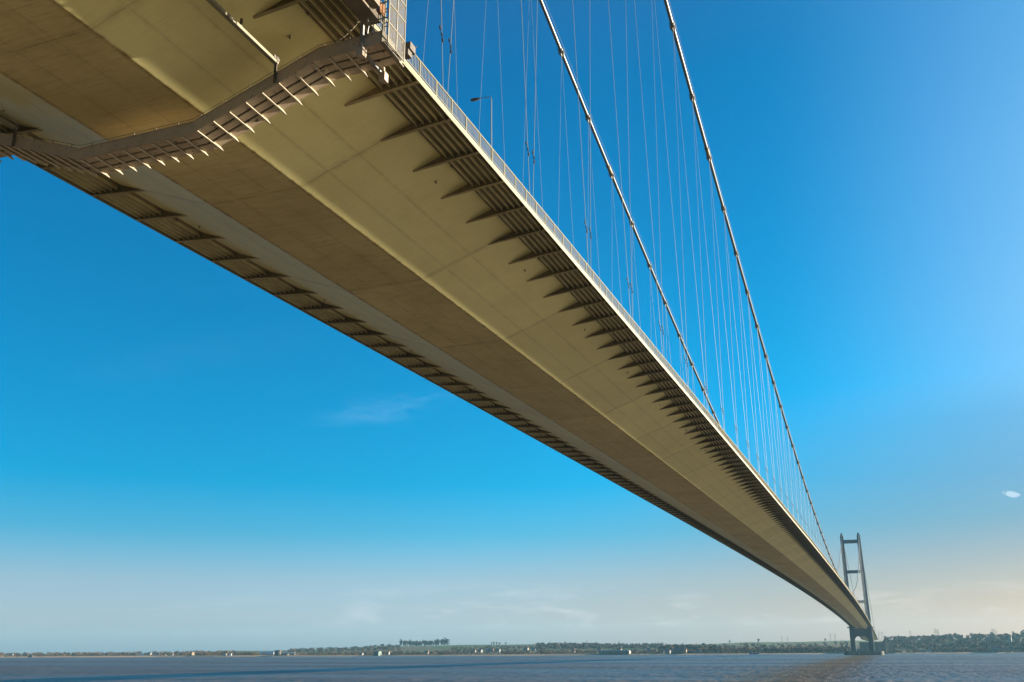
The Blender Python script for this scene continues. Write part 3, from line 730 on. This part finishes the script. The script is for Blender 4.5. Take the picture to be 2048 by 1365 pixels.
ms = MB(); ms.bar((0, 0, 0), (0, 0, 24), .7); ms.bar((-1, 0, 17), (1, 0, 17), .5); ms.bar((-.8, 0, 21), (.8, 0, 21), .5)
o = ms.obj('radio_mast', M['pyl']); o.location = (bx(889.5, 3180), 3180, land(bx(889.5, 3180), 3180)); tag(o, 'slender grey radio mast rising from the right end of the hilltop copse', 'mast')

# anchorage and approach viaduct beyond the tower
an = MB(); an.box(-20, 26, 1962, 1990, -1, 20.5); an.box(-30, -20, 1966, 1990, -1, 9); an.prism([(20, 20.6), (28, 20.6), (28, 23.5), (23, 23.5)], 1962, 1990)
tag(an.obj('cable_anchorage', M['pier']), 'massive concrete cable anchorage block on the far shore behind the tower', 'anchorage')
vi = thing('approach_viaduct', 'low pale approach viaduct curving down to the right of the tower', 'viaduct', (0, 0, 0))
path = [(27 + 62 * t, 1986 + 30 * t * t, 14.0 - 9.0 * t) for t in [i / 16 for i in range(17)]]
dkm = MB()
for a, c in zip(path, path[1:]): dkm.bar(a, c, 9, .8)
dkm.obj('viaduct_deck', M['pier'], vi)
pp = MB()
for a, c in zip(path, path[1:]): pp.bar((a[0], a[1] - 4.6, a[2] + .9), (c[0], c[1] - 4.6, c[2] + .9), .3, 1.0)
pp.obj('parapet', M['fascia'], vi)
for i in (3, 6, 9, 12): MB().box(path[i][0] - .7, path[i][0] + .7, path[i][1] - 2, path[i][1] + 2, -1, path[i][2] - .41).obj('viaduct_pier', M['pier'], vi)
lower = [(27 + 48 * t, 1968 + 22 * t, 8.0 - 4.2 * t) for t in [i / 8 for i in range(9)]]
sl = MB()
for a, c in zip(lower, lower[1:]): sl.bar(a, c, 4, .9)
tag(sl.obj('slip_road', M['fascia']), 'pale lower ramp running down beside the approach viaduct', 'ramp')
nl = thing('navigation_light', 'small white navigation light on a post at the left corner of the tower pier', 'light', (TX - 21.5, D - 6.5, PZ))
MB().tube([(0, 0, 0), (0, 0, 2.6)], .12, 6).obj('post', M['pyl'], nl); MB().tube([(0, 0, 2.6), (0, 0, 3.9)], .6, 8).obj('lamp_housing', M['white'], nl)

# ------------------------------------------------------------------ air
HAZE = 4.6e-5
hz = MB(); hz.box(-7000, 7000, -3200, 6500, -3, 175)
hm = bpy.data.materials.new('air'); hm.use_nodes = True; k = NT(hm.node_tree); k.n.clear()
out = k.new('ShaderNodeOutputMaterial'); pv = k.new('ShaderNodeVolumePrincipled')
pv.inputs['Color'].default_value = (.34, .70, 1.0, 1); pv.inputs['Density'].default_value = HAZE; pv.inputs['Anisotropy'].default_value = .2
k.l.new(pv.outputs[0], out.inputs['Volume'])
stuff(hz.obj('haze', hm))

# ------------------------------------------------------------------ sun and sky
AZ, EL = R(50), math.atan(.257 * math.sin(R(50)))
sd = Vector((math.sin(AZ) * math.cos(EL), math.cos(AZ) * math.cos(EL), math.sin(EL)))
L = bpy.data.lights.new('sun', 'SUN'); L.energy = 5.0; L.angle = R(.5); L.color = (1, .86, .64)
lo = bpy.data.objects.new('sun', L); COL.objects.link(lo); lo.rotation_euler = sd.to_track_quat('Z', 'Y').to_euler()
W = bpy.data.worlds.new('World'); S.world = W; W.use_nodes = True
k = NT(W.node_tree); bg = k.n['Background']
sky = k.new('ShaderNodeTexSky', sky_type='NISHITA'); sky.sun_disc = False
sky.sun_elevation = EL; sky.sun_rotation = AZ; sky.altitude = 0; sky.air_density = 1.0; sky.dust_density = 1.0; sky.ozone_density = 2.5
V = k.new('ShaderNodeTexCoord').outputs['Generated']; sp = k.new('ShaderNodeSeparateXYZ'); k.set(sp, 0, V)
SKY_GAIN = 1 / 3.2
def sky_ramp(stops):
    """colour balance of the clear sky by sine of elevation"""
    r = k.ramp(sp.outputs[2], [(z, tuple(c * SKY_GAIN / 6 for c in col)) for z, col in stops])
    return r
away = sky_ramp([(0, (1.45, 2.1, 3.9)), (.035, (1.58, 1.88, 3.0)), (.07, (1.36, 1.72, 2.4)), (.115, (.40, 1.58, 2.22)), (.165, (.0, 1.56, 2.28)), (.3, (.0, 1.54, 2.2)), (.55, (.02, 1.46, 2.15)), (.8, (.6, 1.4, 2.0))])
toward = sky_ramp([(0, (1.3, 1.03, 1.2)), (.044, (1.1, .84, .84)), (.09, (.78, .77, .90)), (.12, (.56, .78, .98)), (.16, (.56, .88, 1.15)), (.21, (.68, 1.12, 1.42)), (.25, (1.0, 1.6, 1.95)), (.31, (1.15, 1.8, 2.1)), (.44, (1.1, 2.05, 2.42)), (.6, (.8, 2.1, 2.6)), (.8, (.8, 1.6, 2.2))])
hx = k.math('DIVIDE', k.math('ADD', k.math('MULTIPLY', sp.outputs[0], math.sin(AZ)), k.math('MULTIPLY', sp.outputs[1], math.cos(AZ))),
            k.math('SQRT', k.math('ADD', k.math('ADD', k.math('MULTIPLY', sp.outputs[0], sp.outputs[0]), k.math('MULTIPLY', sp.outputs[1], sp.outputs[1])), 1e-5)))
near_sun = k.mapr(hx, k.mapr(sp.outputs[2], .05, .25, .08, .57), .85, 0, 1, True)
gain = k.mix(near_sun, away, toward)
six = k.mix(1.0, gain, (6., 6., 6.), 'MULTIPLY')
back = k.mapr(hx, -.65, -.2, .35, 1, True); high = k.mapr(sp.outputs[2], .6, .95, 1, .6, True)  # unseen sky behind the camera and overhead dimmed to darken faces turned there
SKYC = k.mix(1.0, sky.outputs[0], six, 'MULTIPLY')
dim = k.new('ShaderNodeVectorMath', operation='SCALE'); k.set(dim, 0, SKYC); k.set(dim, 'Scale', k.math('MULTIPLY', back, high)); SKYC = dim.outputs[0]
# clouds: a low bank of cumulus near the horizon, two wisps of cirrus, one small puff
def tangent(d):
    d = Vector(d).normalized(); r = Vector((d.y, -d.x, 0)).normalized(); return d, r, r.cross(d)
def dotv(v):
    n = k.new('ShaderNodeVectorMath', operation='DOT_PRODUCT'); k.set(n, 0, V); n.inputs[1].default_value = v; return n.outputs['Value']
def blob(d, w, h, tilt=0):
    d, r, u = tangent(d); a = r * math.cos(tilt) + u * math.sin(tilt); b_ = -r * math.sin(tilt) + u * math.cos(tilt)
    p, q = k.math('DIVIDE', dotv(a), w), k.math('DIVIDE', dotv(b_), h)
    e = k.math('SQRT', k.math('ADD', k.math('MULTIPLY', p, p), k.math('MULTIPLY', q, q)))
    return k.mapr(e, 1, .15, 0, 1, True)
z = sp.outputs[2]
bank = k.math('MULTIPLY', k.mapr(k.noise(k.scale(V, (7, 7, 34)), 1.6, 6, .62, .3), .52, .72, 0, 1), k.math('MULTIPLY', k.mapr(z, .016, .034, 0, 1, True), k.mapr(z, .075, .038, 0, 1, True)))
haze_sheet = k.math('MULTIPLY', k.noise(k.scale(V, (3, 3, 22)), 1.2, 4, .5), k.mapr(z, .16, .03, 0, .35, True))
ci = k.mapr(k.noise(k.scale(V, (4, 4, 22)), 2.4, 6, .65, .6), .42, .72, 0, 1)
wisp = k.math('MULTIPLY', ci, k.math('MAXIMUM', k.math('MULTIPLY', blob((-.455, .855, .245), .11, .024, .24), .30), k.math('MULTIPLY', blob((-.62, .74, .285), .16, .03, .28), .04)))
puff = k.math('MULTIPLY', k.mapr(k.noise(k.scale(V, (1, 1, 2)), 150, 5, .7), .38, .62, 0, 1), k.math('MULTIPLY', blob((.119, .9835, .1362), .0095, .0034, -.25), 1.0))
SKYC = k.mix(k.math('MULTIPLY', bank, k.mapr(hx, .05, .3, .04, .20)), SKYC, (4.6, 4.4, 4.2))
SKYC = k.mix(k.math('MULTIPLY', wisp, .30, None, True), SKYC, (3.6, 4.4, 5.2))
SKYC = k.mix(k.math('MINIMUM', puff, .19), SKYC, (6.2, 6.1, 6.0))
k.l.new(SKYC, bg.inputs['Color']); bg.inputs['Strength'].default_value = .10

# ------------------------------------------------------------------ camera
f, yaw, pitch, roll = 1900.58, R(20.7338), R(18.1422), R(-.3269)
F = Vector((-math.sin(yaw) * math.cos(pitch), math.cos(yaw) * math.cos(pitch), math.sin(pitch)))
Rv = Vector((math.cos(yaw), math.sin(yaw), 0)); U = Rv.cross(F)
R2 = Rv * math.cos(roll) + U * math.sin(roll); U2 = -Rv * math.sin(roll) + U * math.cos(roll)
cd = bpy.data.cameras.new('camera'); cd.sensor_width = 36; cd.lens = 36 * f / 2048; cd.clip_start = .5; cd.clip_end = 20000
co = bpy.data.objects.new('camera', cd); COL.objects.link(co)
co.matrix_world = Matrix(((R2.x, U2.x, -F.x, 36.051), (R2.y, U2.y, -F.y, 0), (R2.z, U2.z, -F.z, 6.02), (0, 0, 0, 1)))
S.camera = co
S.view_settings.view_transform = 'Standard'; S.view_settings.look = 'None'; S.view_settings.exposure = 1.68; S.view_settings.gamma = 1
S.cycles.max_bounces = 8; S.cycles.diffuse_bounces = 4; S.cycles.volume_bounces = 1
S.render.engine = 'CYCLES'
